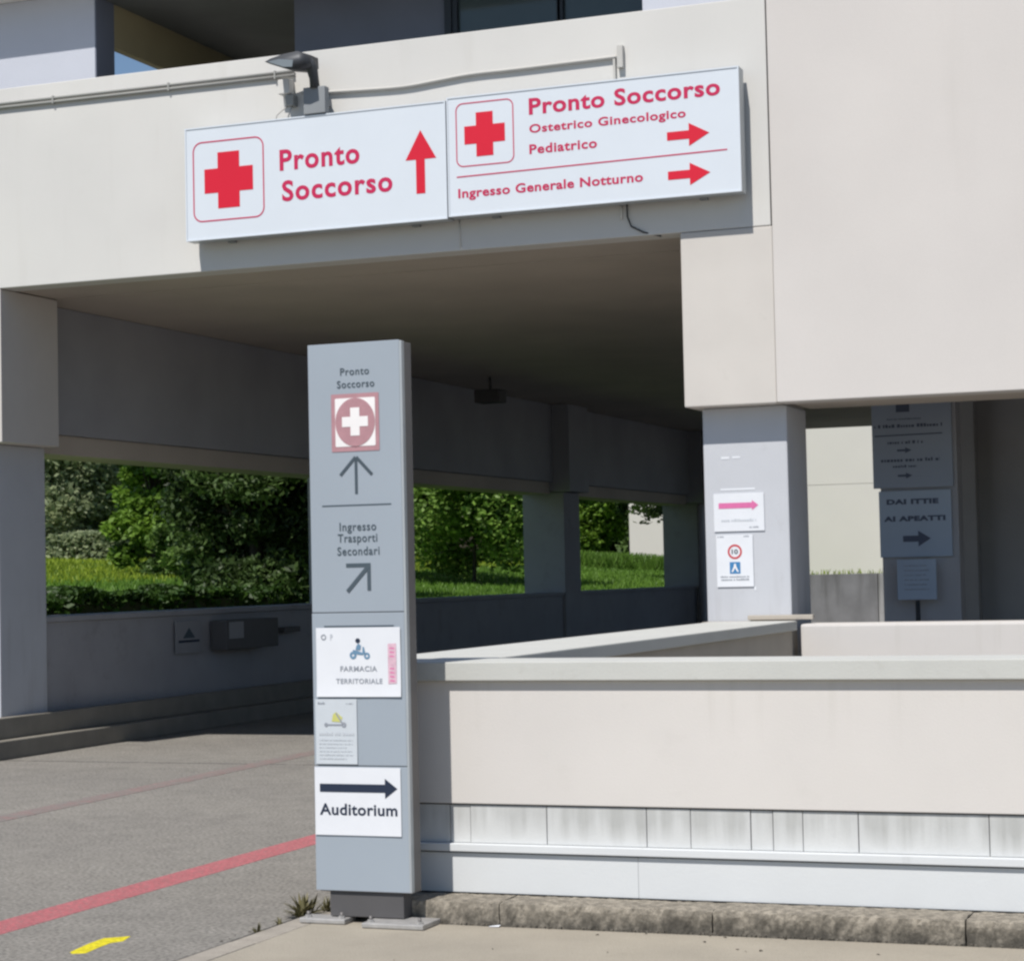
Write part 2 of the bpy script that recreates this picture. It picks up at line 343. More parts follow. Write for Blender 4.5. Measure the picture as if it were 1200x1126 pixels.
# kerb of rough blocks under the boundary wall
kerb = bpy.data.objects.new('kerb', None); C.objects.link(kerb); kerb.location = (-4.4, 8.66, 0); kerb['kind'] = 'structure'
def rough_block(x0, x1, y0, y1, z0, z1, seed, amp=0.008):
    bm = bmesh.new(); nx, ny, nz = 60, 6, 8
    idx = {}; V = []; F = []
    def vid(i, j, k):
        if (i, j, k) not in idx: idx[(i, j, k)] = len(V); V.append((x0+(x1-x0)*i/nx, y0+(y1-y0)*j/ny, z0+(z1-z0)*k/nz))
        return idx[(i, j, k)]
    for i in range(nx):
        for k in range(nz): F.append((vid(i, 0, k), vid(i+1, 0, k), vid(i+1, 0, k+1), vid(i, 0, k+1)))
        for j in range(ny): F.append((vid(i, j, nz), vid(i+1, j, nz), vid(i+1, j+1, nz), vid(i, j+1, nz)))
    for (i, s) in ((0, 1), (nx, -1)):
        for j in range(ny):
            for k in range(nz):
                q = (vid(i, j, k), vid(i, j, k+1), vid(i, j+1, k+1), vid(i, j+1, k)); F.append(q if s > 0 else q[::-1])
    V = np.array(V); r = np.random.default_rng(seed); V += r.normal(0, amp*0.16, V.shape)
    top = (V[:, 2] > z1-0.01) & (V[:, 1] < y0+0.01); V[top, 1] += 0.004+r.uniform(-.003, .006, top.sum()); V[top, 2] -= 0.004+r.uniform(-.003, .005, top.sum())
    return V, F
xs = [-4.24, -3.43, -2.46, -1.40, -0.36, 0.68, 1.72, 2.8]
for i in range(len(xs)-1):
    dy = random.uniform(-.006, .006)
    V, F = rough_block(xs[i]+0.003, xs[i+1]-0.003, 8.66+dy*.6, 8.885, -0.1, 0.112+random.uniform(-.004, .004), i)
    mk('kerb_stone', V, F, m_kerb, kerb)
box('mortar_bed', -4.22, 2.8, 8.70, 8.88, -0.1, 0.095, m_dark, kerb)

# lawn rising outside the passage
def hgt(X, Y):
    h = np.interp(-X, [11.9, 12.6, 14.4, 18, 22, 33, 45, 70, 140], [0.55, 0.75, 1.06, 1.24, 1.52, 2.15, 2.35, 2.5, 3.0])
    return h + np.clip((Y-42)*0.012, 0, 1.2)*np.clip((X+34)/8, 0, 1)
gx = np.concatenate([np.arange(-11.95, -40, -0.6), np.arange(-40, -150, -5)]); gy = np.concatenate([np.arange(12, 80, 1.0), np.arange(80, 220, 6)])
GX, GY = np.meshgrid(gx, gy); GZ = hgt(GX, GY)+RNG.normal(0, 0.012, GX.shape)
nx_ = len(gx); FF = [(j*nx_+i+1, j*nx_+i, (j+1)*nx_+i, (j+1)*nx_+i+1) for j in range(len(gy)-1) for i in range(nx_-1)]
lawn = mk('lawn', np.stack([GX.ravel(), GY.ravel(), GZ.ravel()], 1), FF, m_lawn, smooth=True); lawn['kind'] = 'structure'

# ================================================================== THE HOSPITAL BUILDING
B = thing('hospital_building', 'pale concrete hospital building raised over a dark drive-through passage', 'building', (-11.9, 15.95, 0))
FY = 15.95
# street front
box('fascia', -13.3, -3.914, FY, FY+0.25, 4.22, 6.03, m_fascia, B, 0.008)
box('fascia_coping', -13.3, -3.93, FY+0.262, FY+0.75, 5.80, 6.015, m_fascia, B)
box('fascia_back', -13.3, -4.68, FY+0.26, FY+0.9, 4.225, 5.5, m_soffit, B)
box('front_panel', -3.902, 8.0, FY-0.012, FY+0.25, 2.835, 9.5, m_fascia2, B, 0.008)
box('front_panel_back', -3.85, 8.0, FY+0.245, FY+0.9, 2.84, 5.5, m_soffit, B)
box('shadow_joint', -3.95, -3.86, FY+0.03, FY+0.24, 2.86, 6.0, m_dark, B)
box('roof_slab', -12.6, -3.905, 16.63, 17.34, 7.15, 8.6, m_fascia, B, 0.008)
box('roof_slab', -10.73, -3.905, 17.345, 40, 7.15, 8.6, m_fascia, B, 0.008)
box('sun_block_slab', -13.3, -11.905, 22.0, 40, 4.61, 5.0, m_fascia, B, 0.008)  # unseen overhang, added to keep sun patches off the colonnade
box('floor_slab', -13.3, -2.8, 16.86, 39.9, 4.22, 4.6, m_soffit, B)  # edges shaped for light: unseen left overhang shades columns, right stops for daylight
box('floor_slab', -2.795, 8.0, 16.86, 20.2, 4.22, 4.6, m_soffit, B)
# columns with their heads
COLY = [16.15+7.65*k for k in range(4)]
for k, y in enumerate(COLY):
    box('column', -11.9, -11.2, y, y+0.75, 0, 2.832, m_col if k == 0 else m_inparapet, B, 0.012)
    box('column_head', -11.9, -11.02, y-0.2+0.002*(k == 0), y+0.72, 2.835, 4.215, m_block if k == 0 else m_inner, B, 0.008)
box('column_head', -4.65, -3.905, FY, FY+0.9, 2.832, 4.216, m_block, B, 0.01)
rc = box('column', -4.565, -3.88, 16.15, 16.82, 0, 2.83, m_col, B, 0.015)
box('column_base_step', -4.55, -3.84, 15.94, 16.14, 0, 1.140, m_rampside, B)
box('column_base_ledge', -4.22, -3.70, 16.08, 16.145, 1.148, 1.185, m_rampside, B, 0.006)
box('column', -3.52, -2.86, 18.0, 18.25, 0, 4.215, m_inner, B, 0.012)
# beams and parapets of the left colonnade
for k in range(3):
    a, b = COLY[k]+0.725, COLY[k+1]-0.205
    box('beam', -11.88, -11.3, a, b, 2.99, 4.215, m_inner, B)
    box('beam_foot', -11.86, -11.36, a, b, 2.80, 2.985, m_soffit, B)
    a, b = COLY[k]+0.755, COLY[k+1]-0.005
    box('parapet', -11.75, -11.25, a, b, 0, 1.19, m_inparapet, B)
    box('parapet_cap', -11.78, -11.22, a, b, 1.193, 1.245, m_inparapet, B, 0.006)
box('parapet_plinth', -11.195, -11.10, 12.0, 39.0, 0.17, 0.36, m_kerbshade, B, 0.01)
box('raised_kerb', -11.195, -10.98, 12.0, 39.0, 0, 0.168, m_kerbshade, B, 0.012)
# ceiling ribs, end wall, unseen right-hand colonnade
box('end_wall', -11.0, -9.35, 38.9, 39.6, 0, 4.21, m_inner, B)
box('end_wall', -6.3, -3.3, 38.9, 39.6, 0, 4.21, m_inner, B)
for y in (24.0, 31.6): box('column', -3.5, -2.85, y, y+0.7, 0, 4.215, m_inner, B, 0.012)  # unseen right side, invented as an open colonnade so daylight enters the passage
box('unseen_parapet', -3.2, -2.95, 20.3, 23.95, 0, 1.2, m_inner, B); box('unseen_parapet', -3.2, -2.95, 24.75, 31.55, 0, 1.2, m_inner, B)
box('unseen_parapet', -3.2, -2.95, 32.35, 38.85, 0, 1.2, m_inner, B)
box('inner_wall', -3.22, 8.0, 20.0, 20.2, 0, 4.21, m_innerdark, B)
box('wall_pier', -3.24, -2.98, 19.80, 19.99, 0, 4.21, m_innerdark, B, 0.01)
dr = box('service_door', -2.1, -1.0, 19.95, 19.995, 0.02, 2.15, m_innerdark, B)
box('door_window', -1.98, -1.35, 19.93, 19.945, 1.35, 1.75, m_winframe, dr)
# upper storey seen above the fascia
box('upper_wall', -12.6, -10.655, 17.0, 17.33, 4.6, 7.148, m_upper, B, 0.006)
box('upper_wall_shade', -10.654, -10.645, 17.006, 17.33, 4.6, 7.146, m_upnavy, B)  # thin dark skin: the side face's shade put into colour
box('upper_beam', -10.73, -10.65, 17.335, 23.0, 6.685, 7.146, m_upolive, B)
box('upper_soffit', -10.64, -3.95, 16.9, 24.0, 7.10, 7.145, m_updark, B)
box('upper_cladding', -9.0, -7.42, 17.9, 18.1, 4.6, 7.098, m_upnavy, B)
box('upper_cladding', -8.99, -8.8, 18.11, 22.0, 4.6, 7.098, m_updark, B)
for x0, x1 in ((-7.30, -6.32), (-6.26, -5.42)):
    w = MB().box(x0-.05, x0, 17.86, 17.95, 4.6, 7.095).box(x1, x1+.03, 17.86, 17.95, 4.6, 7.095).box(x0+.001, x1-.001, 17.86, 17.95, 6.95, 7.095).build('window', m_winframe, B)
    box('pane', x0+0.002, x1-0.002, 17.90, 17.92, 4.6, 6.948, m_glass, w)
box('upper_pier', -7.42, -7.352, 17.84, 18.0, 4.6, 7.098, m_winframe, B)
box('upper_pier', -5.38, -5.2, 17.84, 18.0, 4.6, 7.098, m_winframe, B)
box('upper_pier', -5.16, -3.95, 16.75, 17.6, 4.6, 7.098, m_upper, B)
box('side_wall', 7.8, 8.0, 16.86, 39.9, 0, 4.21, m_inner, B)
# plaster fixings and drips on the fascia
MB().box(-9.03, -9.01, FY-0.03, FY-0.001, 5.20, 5.26).build('wall_hook', m_conduit, B)

# ================================================================== WALLS IN FRONT
NW = thing('boundary_wall', 'long low cream wall with grey cap and white lower panels behind the kerb', 'wall', (-4.28, 8.9, 0))
box('wall_panel', -4.28, 4.0, 8.90, 9.20, 0.512, 1.068, m_wall, NW, 0.004)
box('cap', -4.31, 4.0, 8.866, 9.26, 1.07, 1.155, m_cap, NW, 0.005)
box('backing', -4.26, 4.0, 8.93, 9.19, 0.0, 0.51, m_plinth, NW)
sx = [-4.28, -3.76, -3.66, -3.29, -2.82, -2.62, -2.35, -2.25, -2.12, -1.88, -1.33, -0.8, -0.3, 0.3, 1.2, 2.2, 4.0]
for i in range(len(sx)-1):
    g = (0.0025, 0.001, 0.0015)[i % 3]
    o = box('strip_panel', sx[i]+g, sx[i+1]-g, 8.912+random.uniform(-.002, .002), 8.95, 0.335, 0.505, m_strip, NW, 0.0015)
box('lip', -4.28, 4.0, 8.876, 8.95, 0.298, 0.333, m_lower, NW, 0.004)
for i, (a, b) in enumerate(((-4.28, -2.86), (-2.86, 0.1), (0.1, 4.0))):
    box('lower_panel', a+0.0003, b-0.0003, 8.896, 8.95, 0.112, 0.290, m_lower, NW, 0.003)

RW = thing('ramp_wall', 'low wall with pale cap running back from the boundary wall to the passage column', 'wall', (-4.2, 9.27, 0))
box('wall_body', -4.40, -3.83, 9.27, 15.93, 0, 1.065, m_rampside, RW, 0.004)
box('cap', -4.47, -3.79, 9.27, 15.935, 1.068, 1.142, m_cap, RW, 0.008)
BP = thing('rear_parapet', 'short sunlit cream parapet at the foot of the big front panel, right of the column', 'wall', (-3.77, FY, 0))
box('parapet_body', -3.77, 2.4, FY, FY+0.4, 0, 1.115, m_wall, BP, 0.02)
box('parapet_body', 2.404, 8.0, FY, FY+0.4, 0, 1.115, m_wall, BP, 0.02)

# ================================================================== LIGHT-BOX SIGNS
SY = 15.65
def lightbox(label, x0, x1, z0, z1):
    t = thing('lightbox_sign', label, 'sign', ((x0+x1)/2, SY+0.1, z0), 'light-box signs on the fascia')
    box('housing', x0, x1, SY+0.006, SY+0.14, z0, z1, m_frame, t, 0.004)
    box('face', x0+0.012, x1-0.012, SY, SY+0.005, z0+0.012, z1-0.012, m_sign, t)
    fr = MB()
    fr.box(x0, x0+.012, SY-.006, SY+.005, z0, z1).box(x1-.012, x1, SY-.006, SY+.005, z0, z1)
    fr.box(x0+.0125, x1-.0125, SY-.006, SY+.005, z1-.012, z1).box(x0+.0125, x1-.0125, SY-.006, SY+.005, z0, z0+.012)
    fr.build('frame', m_sign, t)
    for bx in (x0+0.35, x1-0.35): box('bracket', bx-.03, bx+.03, SY+0.142, FY-0.102, z0-0.012, z0+0.05, m_plate, t)
    return t
y1 = SY-0.0022
s1 = lightbox('white light-box sign with red cross, Pronto Soccorso and an upward red arrow', -8.93, -6.515, 4.437, 5.405)
outline(-8.857, -8.178, 4.592, 5.278, 0.085, 0.011, y1).build('icon_outline', m_vred2, s1)
cross(-8.515, 4.936, 0.463, 0.478, 0.207, y1).build('cross', m_vred, s1)
text('lettering', 'Pronto', -8.030, -7.292, 4.962, 5.141, y1, m_vred2, s1, 0.027, 1.12)
text('lettering', 'Soccorso', -8.012, -6.999, 4.703, 4.880, y1, m_vred2, s1, 0.027, 1.12)
MB().poly([(-6.786, 4.664), (-6.707, 4.664), (-6.707, 4.945), (-6.605, 4.945), (-6.742, 5.185), (-6.878, 4.945), (-6.786, 4.945)], y1).build('arrow', m_vred, s1)
s2 = lightbox('white light-box sign for gynaecology, paediatrics and night entrance with two right arrows', -6.505, -4.06, 4.45, 5.425)
outline(-6.428, -5.925, 4.846, 5.367, 0.062, 0.009, y1).build('icon_outline', m_vred2, s2)
cross(-6.178, 5.101, 0.352, 0.358, 0.147, y1).build('cross', m_vred, s2)
text('lettering', 'Pronto Soccorso', -5.792, -4.212, 5.213, 5.349, y1, m_vred2, s2, 0.028, 1.08)
text('lettering', 'Ostetrico Ginecologico', -5.792, -4.492, 5.046, 5.137, y1, m_vred2, s2, 0.0245, 1.08)
text('lettering', 'Pediatrico', -5.795, -5.225, 4.897, 4.975, y1, m_vred2, s2, 0.0245, 1.08)
MB().poly([(-6.428, 4.763), (-4.167, 4.780), (-4.167, 4.790), (-6.428, 4.773)], y1).build('rule', m_vred2, s2)
text('lettering', 'Ingresso Generale Notturno', -6.418, -4.852, 4.572, 4.672, y1, m_vred2, s2, 0.0255, 1.06)
arrow_right(-4.648, -4.306, 4.930, 0.066, 0.165, 0.18, y1).build('arrow', m_vred, s2)
arrow_right(-4.648, -4.306, 4.621, 0.066, 0.165, 0.175, y1).build('arrow', m_vred, s2)

K = (SY+0.1)/SY
for t in (s1, s2):
    t.location = (t.location.x*K, t.location.y+0.1, 1.55+(t.location.z-1.55)*K); t.scale = (K, 1, K)

# floodlight on its bracket above the signs
FL = thing('floodlight', 'dark grey floodlight on a stubby bracket above the left light-box sign', 'lamp', (-7.68, 15.7, 5.40))
box('bracket_plate', -7.775, -7.575, 15.60, 15.68, 5.405, 5.63, m_plate, FL, 0.006)
box('bracket_arm', -7.74, -7.62, 15.682, FY-0.002, 5.50, 5.56, m_plate, FL)
mb = MB().tube([(-7.675, 15.62, 5.625), (-7.672, 15.60, 5.70), (-7.675, 15.57, 5.78), (-7.70, 15.53, 5.845)], [0.042, 0.040, 0.05, 0.045], 12)
mb.build('swivel', m_lamp, FL, True)
# head: a flattened wedge pointing down-left, glass on its underside
hv = [(-7.66, 5.86), (-7.73, 5.895), (-7.86, 5.885), (-7.98, 5.860), (-8.035, 5.838), (-7.98, 5.812), (-7.86, 5.765), (-7.74, 5.745), (-7.655, 5.77)]
V = [(x, 15.42, z) for x, z in hv]+[(x, 15.66, z+0.02) for x, z in hv]; n = len(hv)
hd = mk('lamp_head', V, [tuple(range(n))[::-1], tuple(range(n, 2*n))]+[(i, (i+1) % n, (i+1) % n+n, i+n) for i in range(n)], m_lamp, FL)
hd.data.shade_smooth()
mb = MB(); g = [(-8.01, 5.836), (-7.97, 5.817), (-7.86, 5.775), (-7.78, 5.768), (-7.77, 5.825), (-7.90, 5.845)]
mb.poly([(x, z) for x, z in g], 15.414, 0.005); mb.build('glass', m_lampglass, hd)
KF = 15.75/15.62
FL.location = (FL.location.x*KF, FL.location.y+0.13, 1.55+(FL.location.z-1.55)*KF); FL.scale = (KF, 1, KF)
JB = tag(box('junction_box', -8.14, -8.03, 15.85, 15.945, 5.665, 5.79, m_box, None, 0.008, (-8.08, 15.9, 5.665)),
         'small white junction box on the fascia left of the floodlight bracket', 'junction box')
JC = tag(box('cable_gland_box', -8.08, -8.0, 15.86, 15.945, 5.56, 5.655, m_conduit, None, 0.006, (-8.04, 15.9, 5.56)),
         'little grey connector box just below the white junction box', 'connector box')
tag(MB().tube([(-8.06, 15.90, 5.57), (-8.10, 15.86, 5.53), (-8.15, 15.84, 5.48), (-8.16, 15.84, 5.40)], 0.006, 6)
    .tube([(-8.02, 15.90, 5.57), (-8.03, 15.86, 5.52), (-8.05, 15.84, 5.42)], 0.006, 6).build('loose_cable', m_pipe, None, True, (-7.87, 15.8, 5.35)),
    'thin loose cables hanging from the connector box behind the sign', 'cable')
# conduits along the fascia
CL = thing('conduit_run', 'twin grey conduit clipped along the fascia left of the floodlight', 'conduit', (-9.5, FY-0.03, 5.85))
zz = lambda X: 5.875+(X+11.0)*(-0.006)
for dz in (0.012, -0.022):
    MB().tube([(-11.85, FY-0.022, zz(-11.85)+dz), (-8.02, FY-0.022, zz(-8.02)+dz)], 0.0135, 8).build('pipe', m_conduit, CL, True)
for X in (-11.55, -10.42, -9.24, -8.2):
    box('clip', X-.008, X+.008, FY-0.038, FY-0.001, zz(X)-0.040, zz(X)+0.030, m_conduit, CL)
CR = thing('cable_duct', 'pale conduit rising along the fascia above the right light-box sign', 'conduit', (-6.4, FY-0.03, 5.6))
pp = [(-7.95, 5.675), (-7.7, 5.655), (-7.2, 5.632), (-6.95, 5.630), (-6.7, 5.648), (-6.4, 5.668), (-6.0, 5.668), (-5.5, 5.672), (-5.12, 5.675)]
# smooth polyline
def smoothp(P, n=5):
    out = []
    for i in range(len(P)-1):
        p0, p1, p2, p3 = (np.array(P[max(i-1, 0)]), np.array(P[i]), np.array(P[i+1]), np.array(P[min(i+2, len(P)-1)]))
        for k in range(n):
            t = k/n; out.append(tuple(0.5*((2*p1)+(p2-p0)*t+(2*p0-5*p1+4*p2-p3)*t*t+(3*p1-p0-3*p2+p3)*t**3)))
    return out+[tuple(P[-1])]
MB().tube([(x, FY-0.022, z) for x, z in smoothp(pp)], 0.015, 8).build('pipe', m_pipe, CR, True)
box('elbow_box', -5.125, -5.075, FY-0.05, FY-0.001, 5.58, 5.76, m_pipe, CR, 0.004)
box('drop_pipe', -5.165, -5.145, FY-0.03, FY-0.004, 5.47, 5.66, m_pipe, CR)
tag(MB().tube([(-5.08, FY-0.015, 4.50), (-5.08, FY-0.015, 4.38), (-5.05, FY-0.012, 4.30), (-4.95, FY-0.012, 4.245), (-4.82, FY+0.05, 4.212)], 0.007, 6).build('loose_cable', m_lamp, None, True, (-5.0, FY, 4.2)),
    'dark cable running down from under the right sign to the passage soffit', 'cable')
tag(MB().tube([(-5.13, FY-0.012, 4.49), (-5.13, FY-0.012, 4.36)], 0.009, 6).build('drain_stub', m_box, None, True, (-5.13, FY, 4.3)),
    'short white pipe stub poking out under the right sign', 'pipe')
tag(MB().tube([(-6.535, FY-0.01, 4.5), (-6.53, FY-0.01, 4.24)], 0.005, 6).build('hanging_cord', m_box, None, True, (-6.53, FY, 4.2)),
    'thin white cord hanging under the seam between the two signs', 'cord')

# ================================================================== TOTEM SIGN
TX0, TX1, TY = -4.262, -3.797, 8.55
T = thing('totem_sign', 'tall silver totem sign on steel feet in front of the boundary wall', 'sign', (-4.03, 8.6, 0.012))
box('core', TX0+0.012, TX1-0.004, TY+0.008, TY+0.115, 0.150, 2.600, m_tside, T, 0.004)
box('panel', TX0, TX1-0.012, TY, TY+0.0075, 1.396, 2.606, m_totem, T, 0.002)
box('panel', TX0-0.002, TX1-0.012, TY, TY+0.0075, 0.712, 1.392, m_totem, T, 0.002)
box('panel', TX0-0.004, TX1-0.010, TY, TY+0.0075, 0.155, 0.708, m_totem, T, 0.002)
box('edge_trim', TX1-0.0118, TX1, TY, TY+0.03, 0.155, 2.602, m_frame, T, 0.002)
pl = box('plinth', -4.205, -3.845, TY+0.015, TY+0.105, 0.040, 0.149, m_plinth, T, 0.002)
for (a, b, c, d) in ((-4.33, -4.105, 8.50, 8.62), (-3.995, -3.70, 8.44, 8.64)):
    ft = box('foot_plate', a, b, c, d, 0.014, 0.036, m_foot, T, 0.005)
    for ex in (a+0.03, b-0.03):
        MB().tube([(ex, c+0.035, 0.030), (ex, c+0.035, 0.062)], 0.008, 8).build('bolt', m_tside, ft, True)
        MB().tube([(ex, c+0.035, 0.036), (ex, c+0.035, 0.046)], 0.015, 6).build('nut', m_foot, ft)
y2 = TY-0.0022
text('lettering', 'Pronto', -4.100, -3.957, 2.460, 2.493, y2, m_print, T, 0.010, 1.1)
text('lettering', 'Soccorso', -4.117, -3.932, 2.403, 2.436, y2, m_print, T, 0.010, 1.1)
ic = MB().poly(rounded(-4.148, -3.912, 2.116, 2.376, 0.004), y2).build('icon', m_faded, T)
MB().poly(rounded(-4.128, -3.930, 2.138, 2.356, 0.006), y2-0.0014).build('icon_square', m_iconwhite, ic)
MB().poly([(-4.029+0.098*math.cos(a), 2.247+0.109*math.sin(a)) for a in np.linspace(0, 2*PI, 40, endpoint=False)], y2-0.0028).build('icon_disc', m_faded, ic)
cross(-4.029, 2.249, 0.128, 0.126, 0.045, y2-0.0042).build('icon_cross', m_iconwhite, ic)
mb = MB(); w = 0.0135
mb.poly(stroke((-4.030, 1.925), (-4.030, 2.078), w), y2)
mb.poly(stroke((-4.108, 2.010), (-4.030-.002, 2.090), w), y2-0.0005); mb.poly(stroke((-4.030+.002, 2.090), (-3.952, 2.010), w), y2-0.001)
mb.build('arrow', m_print, T)
MB().poly([(-4.202, 1.8725), (-3.861, 1.8725), (-3.861, 1.877), (-4.202, 1.877)], y2).build('rule', m_print, T)
text('lettering', 'Ingresso', -4.117, -3.936, 1.748, 1.797, y2, m_print, T, 0.010, 1.1)
text('lettering', 'Trasporti', -4.127, -3.932, 1.697, 1.746, y2, m_print, T, 0.010, 1.1)
text('lettering', 'Secondari', -4.130, -3.922, 1.650, 1.688, y2, m_print, T, 0.010, 1.1)
mb = MB(); w = 0.017
mb.poly(stroke((-4.088, 1.605), (-3.968, 1.605), w), y2); mb.poly(stroke((-3.976, 1.612), (-3.976, 1.492), w), y2-0.0005)
mb.poly(stroke((-4.083, 1.488), (-3.978, 1.600), w), y2-0.001); mb.build('arrow', m_print, T)
MB().poly([(-4.203, 1.331), (-3.860, 1.331), (-3.860, 1.3355), (-4.203, 1.3355)], y2).build('rule', m_print, T)

# sheets taped to the totem
def wave(u, v, curl, seed): return curl*(0.5+0.5*math.sin(u*5.3+v*2.1+seed))*(0.25+abs(v-0.5)) + curl*max(0, 0.14-v)*6
def follow(o, x0, x1, z0, z1, y, curl, seed):
    for c in o.children:
        for v in c.data.vertices:
            p = v.co+o.location; u = min(max((p.x-x0)/(x1-x0), 0), 1); w = min(max((p.z-z0)/(z1-z0), 0), 1)
            v.co.y = y-wave(u, w, curl, seed)-0.0016+(v.co.y+o.location.y-(y-0.0092))*0.3-o.location.y
def paper(name, label, x0, x1, z0, z1, y, m, curl=0.0, cat='poster', group=None, seed=1):
    nx, nz = 10, 8; r = random.Random(seed); V = []; th = 0.0008
    for k in range(nz+1):
        for i in range(nx+1):
            u, v = i/nx, k/nz
            off = wave(u, v, curl, seed)
            V.append((x0+(x1-x0)*u, y-off, z0+(z1-z0)*v))
    F = [(k*(nx+1)+i, k*(nx+1)+i+1, (k+1)*(nx+1)+i+1, (k+1)*(nx+1)+i) for k in range(nz) for i in range(nx)]
    o = mk(name, V, F, m, None, True, ((x0+x1)/2, y, z0)); return tag(o, label, cat, group)
yp = TY-0.004
pf = paper('taped_notice', 'wrinkled white pharmacy notice with a blue scooter drawing and pink strip on the totem', -4.243, -3.828, 1.018, 1.327, yp, m_paper, 0.0035, 'notice')
ypp = yp-0.0092
MB().ring(-4.205, 1.285, 0.008, 0.013, ypp, 20).build('logo', m_pgrey, pf)
text('print', 'P', -4.172, -4.160, 1.272, 1.298, ypp, m_pgrey2, pf, 0.01)
mb = MB()
mb.ring(-4.060, 1.203, 0.006, 0.017, ypp, 18); mb.ring(-3.992, 1.200, 0.006, 0.015, ypp, 18)
mb.poly([(-4.062, 1.214), (-4.035, 1.206), (-4.012, 1.204), (-4.000, 1.216), (-4.006, 1.240), (-4.013, 1.240), (-4.014, 1.214), (-4.034, 1.222), (-4.060, 1.228)], ypp-0.001)
mb.poly([(-4.047, 1.228), (-4.024, 1.226), (-4.020, 1.246), (-4.034, 1.256), (-4.043, 1.244)], ypp-0.002)
mb.build('scooter_print', m_teal, pf)
MB().poly([(-4.036+0.012*math.cos(a), 1.268+0.011*math.sin(a)) for a in np.linspace(0, 2*PI, 14, endpoint=False)], ypp).build('rider_print', m_navy, pf)
text('print', 'FARMACIA', -4.124, -3.943, 1.131, 1.155, ypp, m_pgrey, pf, 0.02, 1.1)
text('print', 'TERRITORIALE', -4.146, -3.918, 1.076, 1.099, ypp, m_pgrey, pf, 0.02, 1.1)
MB().poly([(-3.889, 1.075), (-3.848, 1.077), (-3.848, 1.255), (-3.889, 1.253)], ypp).build('pink_strip', m_palepink, pf)
mb = MB(); 
for i in range(9): mb.poly(stroke((-3.880, 1.09+i*0.018), (-3.858, 1.088+i*0.018), 0.006), ypp-0.0015)
mb.build('strip_print', m_pink, pf)['kind'] = 'stuff'
follow(pf, -4.243, -3.828, 1.018, 1.327, yp, 0.0035, 1)
ps = paper('taped_notice', 'small pale notice with a yellow kick-scooter drawing on the totem below the pharmacy notice', -4.253, -4.048, 0.718, 1.008, yp, m_paper2, 0.0012, 'notice', None, 3)
yq = yp-0.0092
mb = MB()
mb.poly(stroke((-4.195, 0.893), (-4.118, 0.893), 0.007), yq); mb.ring(-4.112, 0.893, 0.003, 0.012, yq, 14); mb.ring(-4.200, 0.893, 0.002, 0.009, yq-0.001, 14)
mb.poly(stroke((-4.118, 0.897), (-4.150, 0.945), 0.007), yq-0.001); mb.build('scooter_print', m_pgrey, ps)
MB().poly([(-4.172, 0.908), (-4.128, 0.905), (-4.118, 0.925), (-4.150, 0.950), (-4.165, 0.940)], yq+0.0008).build('halo_print', m_olive, ps)
mb = MB(); scribble(-4.24, -4.205, 0.985, 0.009, yq, 2, mb); scribble(-4.10, -4.065, 0.985, 0.006, yq, 4, mb)
mb.build('print', m_pgrey, ps)['kind'] = 'stuff'
mb = MB(); scribble(-4.235, -4.062, 0.846, 0.013, yq, 5, mb)
for i in range(6): scribble(-4.235, -4.07-0.03*(i % 3 == 2), 0.822-i*0.0165, 0.006, yq, 7+i, mb)
mb.build('print', m_pgrey2, ps)['kind'] = 'stuff'
pa = paper('taped_notice', 'white Auditorium notice with a long dark arrow, lowest sheet on the totem', -4.262, -3.840, 0.402, 0.704, yp, m_paper, 0.0012, 'notice', None, 8)
arrow_right(-4.237, -3.856, 0.612, 0.036, 0.060, 0.088, yq).build('arrow', m_navy, pa)
text('lettering', 'Auditorium', -4.239, -3.858, 0.491, 0.543, yq, m_navy, pa, 0.022, 1.05)

follow(ps, -4.253, -4.048, 0.718, 1.008, yp, 0.0012, 3); follow(pa, -4.262, -3.840, 0.402, 0.704, yp, 0.0012, 8)
# ================================================================== NOTICES ON THE PASSAGE COLUMN
yc = 16.146
def board(name, label, x0, x1, z0, z1, y, m, cat='notice', th=0.006, group=None):
    return tag(box(name, x0, x1, y-th, y, z0, z1, m, None, 0.001, ((x0+x1)/2, y, z0)), label, cat, group)
pk = board('column_notice', 'white notice with a pink right arrow on the sunlit passage column', -4.487, -4.078, 1.848, 2.148, yc, m_paper)
ya = yc-0.0078
arrow_right(-4.446, -4.123, 2.051, 0.044, 0.052, 0.080, ya).build('arrow', m_pink, pk)
mb = MB(); scribble(-4.425, -4.146, 1.925, 0.020, ya, 11, mb); mb.build('print', m_pgrey2, pk)['kind'] = 'stuff'
mb = MB(); scribble(-4.200, -4.127, 1.872, 0.014, ya, 12, mb); mb.build('print', m_pgrey, pk)['kind'] = 'stuff'
wk = board('column_notice', 'portrait notice with a red ring and blue square below the pink arrow notice', -4.474, -4.176, 1.410, 1.820, yc, m_paper)
MB().ring(-4.324, 1.687, 0.043, 0.058, ya, 28).build('red_ring', mat('ring_red', (0.50, 0.06, 0.07), var=0.03), wk)
text('lettering', '10', -4.350, -4.298, 1.668, 1.706, ya, m_print, wk, 0.03)
MB().poly(rounded(-4.368, -4.282, 1.514, 1.606, 0.004), ya).build('blue_square', m_blue, wk)
MB().poly([(-4.355, 1.528), (-4.342, 1.528), (-4.325, 1.560), (-4.308, 1.528), (-4.295, 1.528), (-4.316, 1.572), (-4.318, 1.592), (-4.332, 1.592), (-4.334, 1.572)], ya-0.0014).build('square_figure', m_iconwhite, wk)
mb = MB(); scribble(-4.445, -4.205, 1.484, 0.013, ya, 13, mb); scribble(-4.440, -4.212, 1.460, 0.015, ya, 14, mb)
scribble(-4.462, -4.41, 1.802, 0.011, ya, 15, mb); scribble(-4.25, -4.205, 1.802, 0.011, ya, 16, mb); mb.build('print', m_pgrey, wk)['kind'] = 'stuff'
